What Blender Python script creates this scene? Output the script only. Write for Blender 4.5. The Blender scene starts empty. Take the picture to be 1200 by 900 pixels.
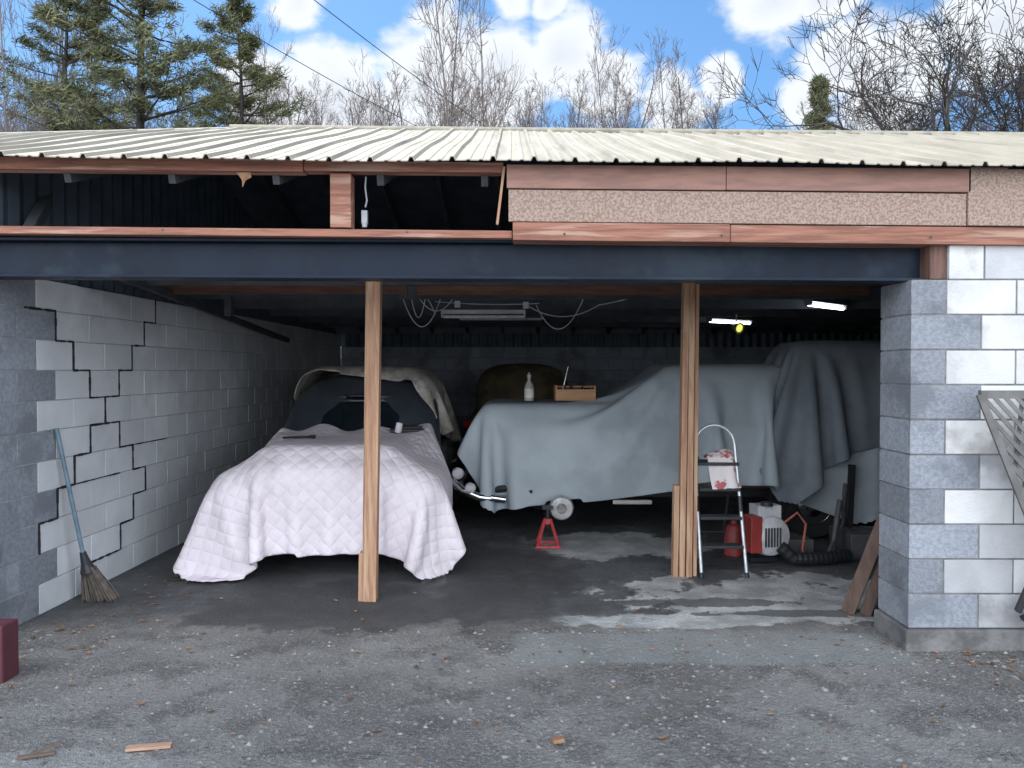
import bpy, math, random
import numpy as np
from mathutils import Vector, Matrix
R=random.Random(7)
sc=bpy.context.scene
COL=sc.collection
# ------------------------------------------------------------ materials
def M(name,c1,c2=None,scale=5,rough=.8,metal=0,bump=0,bscale=None,stretch=(1,1,1),c3=None,s3=.6,lo=.35,hi=.65,attr=False,lo3=.5,hi3=.62,coat=0,bdist=.01,rvar=0,uvq=None,spec=.5):
    m=bpy.data.materials.new(name); m.use_nodes=True
    nt=m.node_tree; N=nt.nodes; L=nt.links
    b=N['Principled BSDF']; b.inputs['Roughness'].default_value=rough; b.inputs['Metallic'].default_value=metal
    b.inputs['Coat Weight'].default_value=coat; b.inputs['Specular IOR Level'].default_value=spec
    tc=N.new('ShaderNodeTexCoord'); mp=N.new('ShaderNodeMapping'); mp.inputs['Scale'].default_value=stretch
    L.new(tc.outputs['Object'],mp.inputs['Vector'])
    def noise(s,d=3):
        n=N.new('ShaderNodeTexNoise'); n.inputs['Scale'].default_value=s; n.inputs['Detail'].default_value=d; n.inputs['Roughness'].default_value=.6
        L.new(mp.outputs[0],n.inputs['Vector']); return n.outputs['Fac']
    def mr(o,a,c,x=0,y=1):
        r=N.new('ShaderNodeMapRange'); L.new(o,r.inputs[0]); r.inputs[1].default_value=a; r.inputs[2].default_value=c; r.inputs[3].default_value=x; r.inputs[4].default_value=y
        r.interpolation_type='SMOOTHSTEP'; return r.outputs[0]
    def mix(f,a,c,mode='MIX'):
        x=N.new('ShaderNodeMix'); x.data_type='RGBA'; x.blend_type=mode
        for s,v in ((x.inputs[0],f),(x.inputs[6],a),(x.inputs[7],c)):
            if hasattr(v,'is_linked'): L.new(v,s)
            else: s.default_value=v if isinstance(v,(int,float)) else (*v,1)
        return x.outputs[2]
    if c2 is None: c2=tuple(v*.75 for v in c1)
    col=mix(mr(noise(scale),lo,hi),c1,c2)
    if c3 is not None: col=mix(mr(noise(s3,5),lo3,hi3),col,c3)
    if attr:
        a=N.new('ShaderNodeAttribute'); a.attribute_name='tint'; col=mix(1.0,col,a.outputs['Color'],'MULTIPLY')
    L.new(col,b.inputs['Base Color'])
    if bump:
        h=noise(bscale or scale*6,3)
        if uvq:
            uv=N.new('ShaderNodeUVMap'); 
            sx=N.new('ShaderNodeSeparateXYZ'); L.new(uv.outputs[0],sx.inputs[0])
            def ma(op,a,c=None):
                q=N.new('ShaderNodeMath'); q.operation=op
                for i,v in enumerate((a,c)):
                    if v is None: continue
                    if hasattr(v,'is_linked'): L.new(v,q.inputs[i])
                    else: q.inputs[i].default_value=v
                return q.outputs[0]
            s=ma('ADD',sx.outputs[0],sx.outputs[1]); d=ma('SUBTRACT',sx.outputs[0],sx.outputs[1])
            k=math.pi/uvq
            w=ma('MULTIPLY',ma('ABSOLUTE',ma('SINE',ma('MULTIPLY',s,k))),ma('ABSOLUTE',ma('SINE',ma('MULTIPLY',d,k))))
            w=ma('POWER',w,.5)
            h=ma('ADD',ma('MULTIPLY',h,.8),w)
        bp=N.new('ShaderNodeBump'); bp.inputs['Strength'].default_value=bump; bp.inputs['Distance'].default_value=bdist
        L.new(h,bp.inputs['Height']); L.new(bp.outputs[0],b.inputs['Normal'])
    if rvar: L.new(mr(noise(scale*.7),.3,.7,max(0,rough-rvar),min(1,rough+rvar)),b.inputs['Roughness'])
    return m
# ------------------------------------------------------------ mesh builder
class B:
    def __init__(s): s.v=[]; s.f=[]; s.m=[]; s.c=[]; s.tint=(1,1,1)
    def add(s,v,f,mi=0):
        o=len(s.v); s.v+= [tuple(p) for p in v]; s.f+=[tuple(i+o for i in q) for q in f]; s.m+=[mi]*len(f); s.c+=[s.tint]*len(f)
    def box(s,x0,x1,y0,y1,z0,z1,mi=0,M_=None):
        v=[(x,y,z) for z in (z0,z1) for y in (y0,y1) for x in (x0,x1)]
        if M_ is not None: v=[tuple(M_@Vector(p)) for p in v]
        s.add(v,[(0,2,3,1),(4,5,7,6),(0,1,5,4),(2,6,7,3),(0,4,6,2),(1,3,7,5)],mi)
    def beam(s,p0,p1,w,h,mi=0,up=(0,0,1)):
        p0=Vector(p0);p1=Vector(p1);d=(p1-p0);L=d.length;d.normalize();u=Vector(up)
        if abs(d.dot(u))>.98:u=Vector((0,1,0))
        a=d.cross(u).normalized();c=a.cross(d).normalized()
        Mx=Matrix((( a.x,d.x,c.x,p0.x),(a.y,d.y,c.y,p0.y),(a.z,d.z,c.z,p0.z),(0,0,0,1)))
        s.box(-w/2,w/2,0,L,-h/2,h/2,mi,Mx)
    def tube(s,pts,r,n=8,mi=0,cap=True):
        pts=[Vector(p) for p in pts]
        if not isinstance(r,(list,tuple)): r=[r]*len(pts)
        v=[];f=[];a=None
        for i,p in enumerate(pts):
            d=(pts[min(i+1,len(pts)-1)]-pts[max(i-1,0)]).normalized()
            if a is None:
                a=d.cross(Vector((0,0,1)))
                if a.length<.1:a=d.cross(Vector((1,0,0)))
            a=(a-d*a.dot(d)).normalized(); b=d.cross(a)
            for k in range(n):
                t=2*math.pi*k/n; v.append(p+(a*math.cos(t)+b*math.sin(t))*r[i])
        for i in range(len(pts)-1):
            for k in range(n):
                f.append((i*n+k,i*n+(k+1)%n,(i+1)*n+(k+1)%n,(i+1)*n+k))
        if cap: f.append(tuple(range(n))[::-1]); f.append(tuple((len(pts)-1)*n+k for k in range(n)))
        s.add(v,f,mi)
    def lathe(s,c,prof,axis=(0,0,1),n=20,mi=0):
        c=Vector(c);d=Vector(axis).normalized();a=d.orthogonal().normalized();b=d.cross(a);v=[];f=[]
        for (r,h) in prof:
            for k in range(n):
                t=2*math.pi*k/n; v.append(c+d*h+(a*math.cos(t)+b*math.sin(t))*r)
        for i in range(len(prof)-1):
            for k in range(n): f.append((i*n+k,i*n+(k+1)%n,(i+1)*n+(k+1)%n,(i+1)*n+k))
        s.add(v,f,mi)
    def obj(s,name,mats,parent=None,smooth=False,bevel=0,loc=None):
        me=bpy.data.meshes.new(name); me.from_pydata([tuple(p) for p in s.v],[],s.f); 
        for m in (mats if isinstance(mats,list) else [mats]): me.materials.append(m)
        me.polygons.foreach_set('material_index',s.m)
        ca=me.color_attributes.new('tint','FLOAT_COLOR','CORNER')
        cc=np.ones((len(me.loops),4),dtype=np.float32); i=0
        for f,c in zip(s.f,s.c):
            cc[i:i+len(f),:3]=c; i+=len(f)
        ca.data.foreach_set('color',cc.ravel())
        if smooth:
            me.polygons.foreach_set('use_smooth',[True]*len(me.polygons))
            try: me.set_sharp_from_angle(angle=math.radians(42))
            except Exception: pass
        o=bpy.data.objects.new(name,me); COL.objects.link(o)
        if parent: o.parent=parent
        if bevel:
            b=o.modifiers.new('b','BEVEL'); b.width=bevel; b.segments=2; b.limit_method='ANGLE'
        if loc: o.location=loc
        return o
def empty(name,loc=(0,0,0),rz=0):
    e=bpy.data.objects.new(name,None); COL.objects.link(e); e.location=loc; e.rotation_euler=(0,0,rz); return e
# ------------------------------------------------------------ mats
m_block=M('block_paint',(.42,.43,.445),(.35,.36,.375),scale=3,rough=.9,bump=.6,bscale=60,attr=True,bdist=.006,c3=(.24,.24,.245),s3=2.2,lo3=.5,hi3=.68)
m_wall=M('wall_paint',(.62,.65,.68),(.54,.57,.60),scale=2.5,rough=.9,bump=.5,bscale=60,attr=True,bdist=.006,c3=(.46,.485,.51),s3=1.2,lo3=.5,hi3=.72)
m_blockg=M('block_bare',(.34,.35,.37),(.26,.27,.29),scale=40,rough=.95,bump=.9,bscale=90,attr=True,bdist=.008,c3=(.21,.22,.235),s3=2.5,lo3=.48,hi3=.62)
m_mortar=M('mortar',(.24,.24,.25),(.16,.16,.17),scale=10,rough=.95,bump=.5)
m_mortarp=M('mortar_painted',(.40,.42,.44),(.30,.31,.33),scale=8,rough=.95,bump=.5)
m_crack=M('crack',(.02,.02,.025),rough=1)
m_steel=M('painted_steel',(.010,.018,.034),(.007,.013,.025),scale=3,rough=.42,bump=.12,bscale=30,c3=(.018,.03,.047),s3=1.5,rvar=.08,spec=.15)
m_wood=M('lumber',(.42,.25,.155),(.30,.165,.10),scale=3,stretch=(14,14,1),rough=.75,bump=.3,bscale=12,c3=(.48,.32,.21),s3=1.2)
m_woodh=M('lumber_h',(.32,.145,.10),(.20,.088,.06),scale=3,stretch=(1,14,14),rough=.8,bump=.35,bscale=12,c3=(.40,.25,.19),s3=1.3)
m_wooddark=M('rafter_wood',(.07,.078,.09),(.045,.052,.062),scale=4,rough=.9,bump=.3)
m_fascia=M('fascia_brown',(.30,.165,.13),(.225,.125,.10),scale=4,stretch=(1,6,6),rough=.7,bump=.2,bscale=30)
m_sheath=M('fibre_sheathing',(.37,.28,.23),(.23,.16,.13),scale=70,rough=.9,bump=.3,bscale=80,lo=.38,hi=.62)
m_roof=M('roof_metal',(.39,.36,.295),(.32,.30,.245),scale=2.0,stretch=(5,.6,1),rough=.7,spec=.2,bump=.05,c3=(.25,.235,.19),s3=1.0,lo3=.50,hi3=.75)
m_under=M('roof_underside',(.06,.075,.10),(.04,.05,.07),scale=4,rough=.8)
m_galv=M('galvanised',(.09,.12,.155),(.065,.088,.115),scale=4,rough=.5,metal=.2)
m_red=M('oxide_red',(.10,.026,.035),rough=.7,bump=.2)
# ------------------------------------------------------------ ground
def gz(x,y):
    x=np.asarray(x,dtype=float);y=np.asarray(y,dtype=float)
    z=np.zeros_like(x)
    t=np.clip((y-17)/28,0,1); z=z+ (t*t*(3-2*t))*8.0
    t2=np.clip((y-60)/300,0,1); z=z+t2*10
    n=np.zeros_like(x); rg=np.random.RandomState(3)
    for k in range(26):
        a=rg.uniform(0,6.28); f=rg.uniform(1.2,14); n+=np.sin((x*math.cos(a)+y*math.sin(a))*f+rg.uniform(0,6))*(.5/f)
    out=np.clip((4.75-y)/.8,0.12,1)
    z=z+n*.014*out*np.where(np.abs(x)<15,1,0)
    return z-.01*out
def gzs(x,y): return float(gz([x],[y])[0])
def axis(fine0,fine1,st,lim0,lim1):
    a=list(np.arange(fine0,fine1+st/2,st)); s=st
    hi=[];v=a[-1]
    while v<lim1: s*=1.25; v+=s; hi.append(v)
    lo=[];v=a[0];s=st
    while v>lim0: s*=1.25; v-=s; lo.append(v)
    return np.array(lo[::-1]+a+hi)
xs=axis(-4,4,.045,-600,600); ys=axis(2.2,7,.045,-400,900)
ys=np.array(sorted(set(list(ys)+list(np.arange(14,60,1.5)))))
X,Y=np.meshgrid(xs,ys); Z=gz(X,Y)
nx=len(xs); ny=len(ys)
V=np.stack([X.ravel(),Y.ravel(),Z.ravel()],1)
idx=np.arange(nx*ny).reshape(ny,nx)
F=np.stack([idx[:-1,:-1].ravel(),idx[:-1,1:].ravel(),idx[1:,1:].ravel(),idx[1:,:-1].ravel()],1)
me=bpy.data.meshes.new('ground'); me.from_pydata(V.tolist(),[],F.tolist()); me.polygons.foreach_set('use_smooth',[True]*len(me.polygons))
ground=bpy.data.objects.new('ground',me); COL.objects.link(ground)
def ground_mat():
    m=bpy.data.materials.new('dirt_and_concrete'); m.use_nodes=True; nt=m.node_tree;N=nt.nodes;L=nt.links;b=N['Principled BSDF']
    tc=N.new('ShaderNodeTexCoord'); P=tc.outputs['Object']
    def nz(s,d=4,r=.6):
        n=N.new('ShaderNodeTexNoise'); n.inputs['Scale'].default_value=s;n.inputs['Detail'].default_value=d;n.inputs['Roughness'].default_value=r;L.new(P,n.inputs['Vector']);return n
    def mr(o,a,c,x=0,y=1):
        r=N.new('ShaderNodeMapRange');r.interpolation_type='SMOOTHSTEP';L.new(o,r.inputs[0]);r.inputs[1].default_value=a;r.inputs[2].default_value=c;r.inputs[3].default_value=x;r.inputs[4].default_value=y;return r.outputs[0]
    def ma(op,a,c):
        q=N.new('ShaderNodeMath');q.operation=op
        for i,v in enumerate((a,c)):
            if hasattr(v,'is_linked'):L.new(v,q.inputs[i])
            else:q.inputs[i].default_value=v
        return q.outputs[0]
    def mix(f,a,c):
        x=N.new('ShaderNodeMix');x.data_type='RGBA'
        for s,v in ((x.inputs[0],f),(x.inputs[6],a),(x.inputs[7],c)):
            if hasattr(v,'is_linked'):L.new(v,s)
            else:s.default_value=v if isinstance(v,(int,float)) else (*v,1)
        return x.outputs[2]
    big=nz(.9,5).outputs['Fac']; mid=nz(3.5,5).outputs['Fac']; fine=nz(45,3).outputs['Fac']; grit=nz(160,1).outputs['Fac']; 
    col=mix(mr(big,.38,.62),(.13,.127,.123),(.235,.23,.222))
    col=mix(mr(mid,.48,.64,0,.7),col,(.08,.078,.076))
    col=mix(mr(fine,.52,.70,0,.6),col,(.36,.35,.33))
    col=mix(mr(fine,.3,.42,.55,0),col,(.055,.052,.05))
    col=mix(mr(grit,.58,.7,0,.7),col,(.42,.40,.38))
    sep=N.new('ShaderNodeSeparateXYZ');L.new(P,sep.inputs[0])
    wob=nz(2.2,6,.65).outputs['Fac']; wv=ma('SUBTRACT',wob,.5)
    def blob(cx,cy,rx,ry,amp=1.3):
        vm=N.new('ShaderNodeVectorMath');vm.operation='MULTIPLY_ADD';L.new(P,vm.inputs[0]);vm.inputs[1].default_value=(1/rx,1/ry,0);vm.inputs[2].default_value=(-cx/rx,-cy/ry,0)
        ln=N.new('ShaderNodeVectorMath');ln.operation='LENGTH';L.new(vm.outputs[0],ln.inputs[0])
        d=ma('ADD',ln.outputs['Value'],ma('MULTIPLY',wv,amp*2))
        return mr(d,.93,1.12,1,0)
    conc=mix(mr(mid,.35,.65),(.29,.30,.305),(.50,.51,.51))
    conc=mix(mr(fine,.3,.5,.4,0),conc,(.18,.18,.18))
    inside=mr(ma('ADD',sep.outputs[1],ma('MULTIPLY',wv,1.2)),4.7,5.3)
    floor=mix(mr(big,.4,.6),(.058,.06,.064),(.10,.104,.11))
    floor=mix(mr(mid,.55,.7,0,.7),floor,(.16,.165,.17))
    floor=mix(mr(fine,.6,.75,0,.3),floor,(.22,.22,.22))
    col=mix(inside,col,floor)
    for a in ((2.0,5.45,1.15,.55,1.5),(.9,7.1,.8,.5,1.3),(1.2,4.98,.85,.15,1.3),(-.6,6.0,.10,.25,1.0)):
        col=mix(blob(*a),col,conc)
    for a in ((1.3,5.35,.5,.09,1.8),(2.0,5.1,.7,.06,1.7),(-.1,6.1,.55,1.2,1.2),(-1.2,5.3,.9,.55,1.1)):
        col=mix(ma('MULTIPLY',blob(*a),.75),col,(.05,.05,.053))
    sx=mr(ma('ADD',sep.outputs[0],ma('MULTIPLY',wob,.35)),.15,.22); sx2=mr(sep.outputs[0],2.2,2.3,1,0)
    sy=mr(ma('ADD',sep.outputs[1],ma('MULTIPLY',wob,.16)),4.30,4.36); sy2=mr(sep.outputs[1],4.70,4.74,1,0)
    strip=ma('MULTIPLY',ma('MULTIPLY',sx,sx2),ma('MULTIPLY',sy,sy2))
    col=mix(ma('MULTIPLY',strip,.8),col,mix(mr(fine,.3,.7),mix(mr(mid,.3,.7),(.19,.205,.205),(.29,.305,.30)),(.24,.25,.25)))
    for a in ((-1.9,3.15,.45,.12,1.2),(1.0,2.7,.3,.2,1.)):
        col=mix(ma('MULTIPLY',blob(*a),.5),col,(.38,.38,.37))
    bounce_yard=mr(sep.outputs[1],.2,1.8,1,0); col=mix(bounce_yard,col,mix(mr(fine,.35,.65),(.44,.42,.39),(.34,.32,.30)))  # unseen pale gravel behind the camera, added to bounce sun into the garage
    hill=mr(sep.outputs[1],15,18); col=mix(hill,col,mix(mr(mid,.4,.6),(.12,.09,.06),(.07,.07,.04)))
    L.new(col,b.inputs['Base Color'])
    L.new(mr(mid,.35,.65,.55,.95),b.inputs['Roughness'])
    bp=N.new('ShaderNodeBump');bp.inputs['Distance'].default_value=.018;bp.inputs['Strength'].default_value=1
    h=ma('ADD',ma('MULTIPLY',fine,1.0),ma('MULTIPLY',grit,.5)); h=ma('ADD',h,ma('MULTIPLY',mid,.6))
    L.new(h,bp.inputs['Height']);L.new(bp.outputs[0],b.inputs['Normal'])
    return m
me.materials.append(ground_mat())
def scatter(name,n,region,smin,smax,mats,flat=.6,seed=1):
    b=B();r=random.Random(seed)
    base=[(1,0,0),(-.9,.1,0),(.1,1,0),(0,-.9,.1),(.1,.1,.8),(0,0,-.8)]
    fs=[(0,2,4),(2,1,4),(1,3,4),(3,0,4),(2,0,5),(1,2,5),(3,1,5),(0,3,5)]
    for i in range(n):
        x=r.uniform(region[0],region[1]);y=region[2]+(region[3]-region[2])*r.random()**1.25
        s=smin+(smax-smin)*r.random()**4; a=r.uniform(0,6.28)
        v=[]
        for p in base:
            q=Vector(p)*s*r.uniform(.7,1.2); q.z*=flat; q=Matrix.Rotation(a,3,'Z')@q; v.append((x+q.x,y+q.y,q.z))
        g=r.uniform(.4,1.5); b.tint=(g,g*r.uniform(.93,1.02),g*r.uniform(.85,1.05)); b.add(v,fs)
    P=np.array(b.v); P[:,2]+=gz(P[:,0],P[:,1]); b.v=P.tolist()
    return b.obj(name,mats)
m_stone=M('pebble',(.24,.235,.225),(.16,.16,.155),scale=30,rough=.9,attr=True)
scatter('gravel',11000,(-3.9,4.2,2.4,4.8),.003,.019,m_stone,seed=2)
m_leaf=M('dead_leaf',(.24,.12,.06),(.32,.19,.11),scale=20,rough=.8,attr=True)
b=B();r=random.Random(5)
for i in range(300):
    if r.random()<.25: x,y=r.uniform(2.3,3.6),r.uniform(3.9,4.4)
    elif r.random()<.3: x,y=r.uniform(-3.0,-2.2),r.uniform(4.3,6.0)
    else: x,y=r.uniform(-3.5,3.5),r.uniform(2.6,5.6)
    s=r.uniform(.007,.026);a=r.uniform(0,6.28);z=.006
    pts=[(-1,0,.1),(-.3,.45,.3),(.5,.4,.1),(1.1,0,.35),(.5,-.4,0),(-.3,-.45,.25)]
    v=[]
    for p in pts:
        q=Matrix.Rotation(a,3,'Z')@(Vector(p)*s); v.append((x+q.x,y+q.y,q.z+z+gzs(x,y)))
    g=r.uniform(.4,1.2);b.tint=(g,g,g);b.add(v,[(0,1,2,3),(0,3,4,5)])
b.obj('fallen_leaves',m_leaf)
b=B();b.box(-.09,.09,-.018,.018,0,.012);o=b.obj('wood_scrap',M('scrap',(.5,.32,.22),(.42,.25,.17),scale=8,stretch=(1,8,8)),loc=(-1.56,3.27,.004));o.rotation_euler=(0,.02,.22)
b=B();b.box(-.07,.07,-.008,.008,0,.01);b.beam((-.02,0,.012),(.08,.05,.02),.010,.01);o=b.obj('twig',M('twig_bark',(.16,.12,.09)),loc=(-2.0,3.2,.004));o.rotation_euler=(0,0,.3)
b=B();b.box(-.028,.028,-.018,.018,0,.018);o=b.obj('brick_chip',m_leaf,loc=(.2,3.33,.0),bevel=.005);o.rotation_euler=(0,0,.3)
# ------------------------------------------------------------ garage
G=empty('garage')
H=.203
def blockwall(name,p0,p1,courses,th,mats,seed,start_half=0,z0=0,parent=G,tints=None,g=.005):
    r=random.Random(seed); p0=Vector(p0);p1=Vector(p1);d=p1-p0;Ln=d.length;d.normalize();nrm=Vector((-d.y,d.x,0))
    Mx=Matrix(((d.x,nrm.x,0,p0.x),(d.y,nrm.y,0,p0.y),(0,0,1,0),(0,0,0,1)))
    b=B()
    for c in range(courses):
        s=0; first=True
        while s<Ln-.03:
            l=.406
            if first and (c%2==start_half): l=.203
            first=False
            e=min(s+l,Ln)
            t=r.uniform(.88,1.12); 
            if tints: tt=tints(s,c,r)
            else: tt=(t,t,t)
            b.tint=tt[:3]; mi=tt[3] if len(tt)>3 else 0
            j=r.uniform(-.002,.002)
            b.box(s+(g if s>0 else 0),e-g if e<Ln-.001 else e,j,th-.001+j,z0+c*H+g,z0+(c+1)*H-g,mi,Mx)
            s=e
    b.tint=(1,1,1)
    b.box(.005,Ln-.005,.006,th-.008,z0,z0+courses*H,2,Mx)
    return b.obj(name,mats,parent,bevel=.003)
wmats=[m_block,m_blockg,m_mortar]
A0=(-3.14,4.45,0);A1=(-2.98,13.4,0)
def tl(s,c,r):
    t=r.uniform(.93,1.05)
    if s<.45: k=r.uniform(.75,1.05); return (k*.92,k*.98,k*1.06,1)
    return (t,t,t,0)
blockwall('left_wall',A0,A1,11,.2,[m_wall,m_blockg,m_mortarp],3,tints=tl,start_half=0,g=.0035)
dv=(Vector(A1)-Vector(A0)).normalized(); nv=Vector((dv.y,-dv.x,0))
b=B()
def cr(pts,w=.017):
    rr=random.Random(int(pts[0][0]*7+9))
    for (j0,k0),(j1,k1) in zip(pts[:-1],pts[1:]):
        P=[Vector(A0)+dv*(j*.203)+Vector((0,0,k*H))+nv*.003 for j,k in ((j0,k0),(j1,k1))]
        n=max(1,int((P[1]-P[0]).length/.05))
        for q in range(n):
            a=P[0].lerp(P[1],q/n);e=P[0].lerp(P[1],(q+1)/n);ww=w*rr.uniform(.4,1.15)
            b.beam(a,e,.008,ww,0,up=(0,0,1) if k0==k1 else tuple(dv))
o_=3
cr([(o_-.6,10),(o_+1,10),(o_+1,9),(o_+2,9),(o_+2,8),(o_+3,8),(o_+3,7),(o_+5,7),(o_+5,8),(o_+6,8),(o_+6,9),(o_+7,9),(o_+7,10),(o_+8,10),(o_+8,11)])
cr([(o_+4,7),(o_+4,6),(o_+3,6),(o_+5,6)])
cr([(o_+3,6),(o_+3,5),(o_+2,5),(o_+2,4),(o_+1,4),(o_+1,3),(o_+0,3),(o_+0,2)])
cr([(o_+2,4),(o_+4,4),(o_+5,4)],.011)
cr([(o_+5,6),(o_+5,5),(o_+6,5),(o_+6,4),(o_+7,4),(o_+7,3),(o_+6,3),(o_+6,2),(o_+5,2),(o_+5,1),(o_+3,1)])
cr([(o_+6,5),(o_+7,5),(o_+9,5)],.009)
b.obj('wall_cracks',m_crack,G)
blockwall('back_wall',(-2.98,13.4,0),(7.2,13.4,0),11,.2,wmats,5,tints=lambda s,c,r:(lambda t:(t*.8,t*.86,t*.95,0))(r.uniform(.9,1.1)))
blockwall('right_wall',(7.2,13.4,0),(7.2,4.85,0),13,.2,wmats,6)
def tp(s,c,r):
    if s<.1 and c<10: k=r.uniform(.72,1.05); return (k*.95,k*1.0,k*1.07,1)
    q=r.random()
    if q<.15: k=r.uniform(.9,1.15); return (k,k,k*1.05,1)
    if q<.4: k=r.uniform(1.05,1.3); return (k,k,k*1.01,0)
    k=r.uniform(1.35,1.6); return (k,k*.985,k*.955,0)
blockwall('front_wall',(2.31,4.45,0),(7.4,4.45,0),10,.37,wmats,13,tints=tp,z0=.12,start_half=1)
blockwall('front_wall_top',(2.53,4.452,0),(7.4,4.452,0),1,.36,wmats,14,tints=lambda s,c,r:tp(1,0,r),z0=.12+10*H,start_half=0)
blockwall('front_wall_left',(-5.6,4.45,0),(-3.345,4.45,0),11,.3,wmats,17,z0=0)
b=B();b.box(2.285,7.4,4.425,4.83,-.1,.118);b.obj('footing',M('footing',(.2,.2,.2),(.10,.10,.10),scale=6,rough=.95,bump=.8,bscale=40),G,bevel=.012)
b=B();b.box(-5.6,-5.4,4.8,13.6,0,2.5);b.obj('outer_wall',m_block,G)
b=B();b.box(-2.80,-2.66,3.98,4.12,-.05,.29);b.obj('red_bollard',m_red,None,bevel=.01)
def zo(x): return -.0095*x
b=B();y0,y1=4.50,4.66;yc=4.58
for (a0,a1,c0,c1) in ((y0,y1,2.158,2.176),(yc-.006,yc+.006,2.176,2.372),(y0,y1,2.372,2.390)):
    x0,x1=-5.4,2.42
    v=[(x0,a0,c0+zo(x0)*.5),(x1,a0,c0+zo(x1)*.5),(x1,a1,c0+zo(x1)*.5),(x0,a1,c0+zo(x0)*.5),(x0,a0,c1+zo(x0)*.5),(x1,a0,c1+zo(x1)*.5),(x1,a1,c1+zo(x1)*.5),(x0,a1,c1+zo(x0)*.5)]
    b.add(v,[(0,3,2,1),(4,5,6,7),(0,1,5,4),(1,2,6,5),(2,3,7,6),(3,0,4,7)])
b.obj('steel_beam',m_steel,G,bevel=.003)
b=B();b.box(2.425,2.522,4.47,4.7,2.155,2.355);b.obj('bearing_block',M('old_wood',(.16,.09,.07),(.09,.05,.04),scale=3,stretch=(14,14,1),rough=.85,bump=.3),G,bevel=.004)
b=B()
def hb(x0,x1,y0,y1,z0,z1,mi=0):
    v=[(x,y,z+zo(x)) for z in (z0,z1) for y in (y0,y1) for x in (x0,x1)]
    b.add(v,[(0,2,3,1),(4,5,7,6),(0,1,5,4),(2,6,7,3),(0,4,6,2),(1,3,7,5)],mi)
hb(-5.5,-.0,4.44,4.62,2.386,2.43); hb(.004,1.25,4.415,4.62,2.372,2.475);hb(1.254,3.4,4.42,4.62,2.372,2.473);hb(3.404,7.4,4.415,4.62,2.372,2.475)
hb(-5.5,-1.2,4.43,4.53,2.755,2.825);hb(-1.196,-.05,4.435,4.53,2.762,2.82)
hb(-1.05,-.93,4.45,4.56,2.44,2.752)
b.obj('header_boards',m_woodh,G,bevel=.004)
b=B();hb(-.03,1.22,4.40,4.43,2.665,2.80);hb(1.224,2.62,4.402,4.43,2.667,2.80);hb(2.62,2.83,4.404,4.43,2.68,2.81)
b.obj('fascia_top',m_fascia,G,bevel=.003)
b=B();hb(-.02,2.60,4.412,4.44,2.478,2.66);hb(2.605,5,4.402,4.44,2.478,2.80);hb(5.004,7.4,4.402,4.44,2.478,2.80)
b.obj('sheathing',m_sheath,G,bevel=.003)
b=B();b.beam((-.045,4.42,2.79),(-.085,4.42,2.46),.014,.02);b.obj('trim_strip',m_wood,G)
b=B()
for x in (-4.4,-3.2,-2.0,-.6,.3,1.2,2.4,3.6):
    b.lathe((x,4.413,2.41+zo(x)),[(0,0),(.006,0),(.006,.004),(0,.004)],(0,-1,0),8)
b.obj('nails',m_wooddark,G)
# roof
EX0,EX1=-5.8,7.6;YE=4.30;ZE=2.795;YR=7.4;S=.36;XR=-2.7;ZR=ZE+S*(YR-YE)
prof=[];x=EX0;per=.2286
while x<EX1:
    for dx,dz in ((0,0),(.055,.0),(.062,.005),(.078,.005),(.085,0),(.125,0),(.132,.005),(.148,.005),(.155,0),(.188,0),(.198,.022),(.219,.022)): prof.append((x+dx,dz))
    x+=per
v=[];f=[];ny_=10
for (x,dz) in prof:
    yt=YR if x>XR else max(YE+.02,YR-(XR-x))
    for k in range(ny_+1):
        y=YE+(yt-YE)*k/ny_
        w=.006*math.sin(x*1.3+k*.9)+.004*math.sin(x*4.1+2)
        v.append((x,y,ZE+S*(y-YE)+dz+zo(x)*1.0+w))
for i in range(len(prof)-1):
    for k in range(ny_): a=i*(ny_+1)+k; f.append((a,a+ny_+1,a+ny_+2,a+1))
b=B();b.add(v,f)
o=b.obj('roof_front',[m_roof,m_under],G,smooth=False)
sd=o.modifiers.new('s','SOLIDIFY');sd.thickness=.006;sd.offset=-1;sd.material_offset=1
b=B();zl=zo
b.add([(XR,YR,ZR+zl(XR)),(EX1,YR,ZR+zl(EX1)),(EX1,13.8,2.36+zl(EX1)),(EX0,13.8,2.42),(EX0,YE,ZE+.05)],[(0,1,2,3),(0,3,4)])
o=b.obj('roof_rear',[m_roof,m_under],G);sd=o.modifiers.new('s','SOLIDIFY');sd.thickness=.01;sd.offset=-1;sd.material_offset=1
b=B();b.tube([(XR,YR,ZR+.01+zl(XR)),(EX1,YR,ZR+.01+zl(EX1))],.03,8);b.tube([(XR,YR,ZR+.01),(EX0+.1,YE+.1,ZE+.09)],.03,8);b.obj('ridge_cap',m_roof,G)
b=B();b.add([(7.25,4.46,2.3),(7.25,13.5,2.2),(7.25,13.5,2.33),(7.25,YR,ZR-.1),(7.25,4.46,2.75)],[(0,1,2,3,4)]);b.add([(-5.5,4.46,2.3),(-5.5,13.5,2.3),(-5.5,13.5,2.45),(-5.5,4.46,2.8)],[(0,1,2,3)])
b.add([(-5.6,13.45,2.2),(7.4,13.45,2.2),(7.4,13.45,2.36),(-5.6,13.45,2.45)],[(0,1,2,3)])
b.obj('gable_cladding',m_galv,G)
b=B()
xx=-2.6
while xx<7.2:
    b.beam((xx,4.5,ZE+S*.2-.10+zo(xx)),(xx,YR,ZR-.10+zo(xx)),.04,.14)
    b.beam((xx,YR,ZR-.10+zo(xx)),(xx,13.4,2.31+zo(xx)),.04,.12); xx+=.61
for yy in (5.35,6.1,7.3,8.5,9.7,10.9,12.1): b.box(-3.1,7.2,yy,yy+.045,2.30,2.42)
b.beam((-2.95,4.7,2.45),(-3.3,5.6,3.0),.06,.09)
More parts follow.
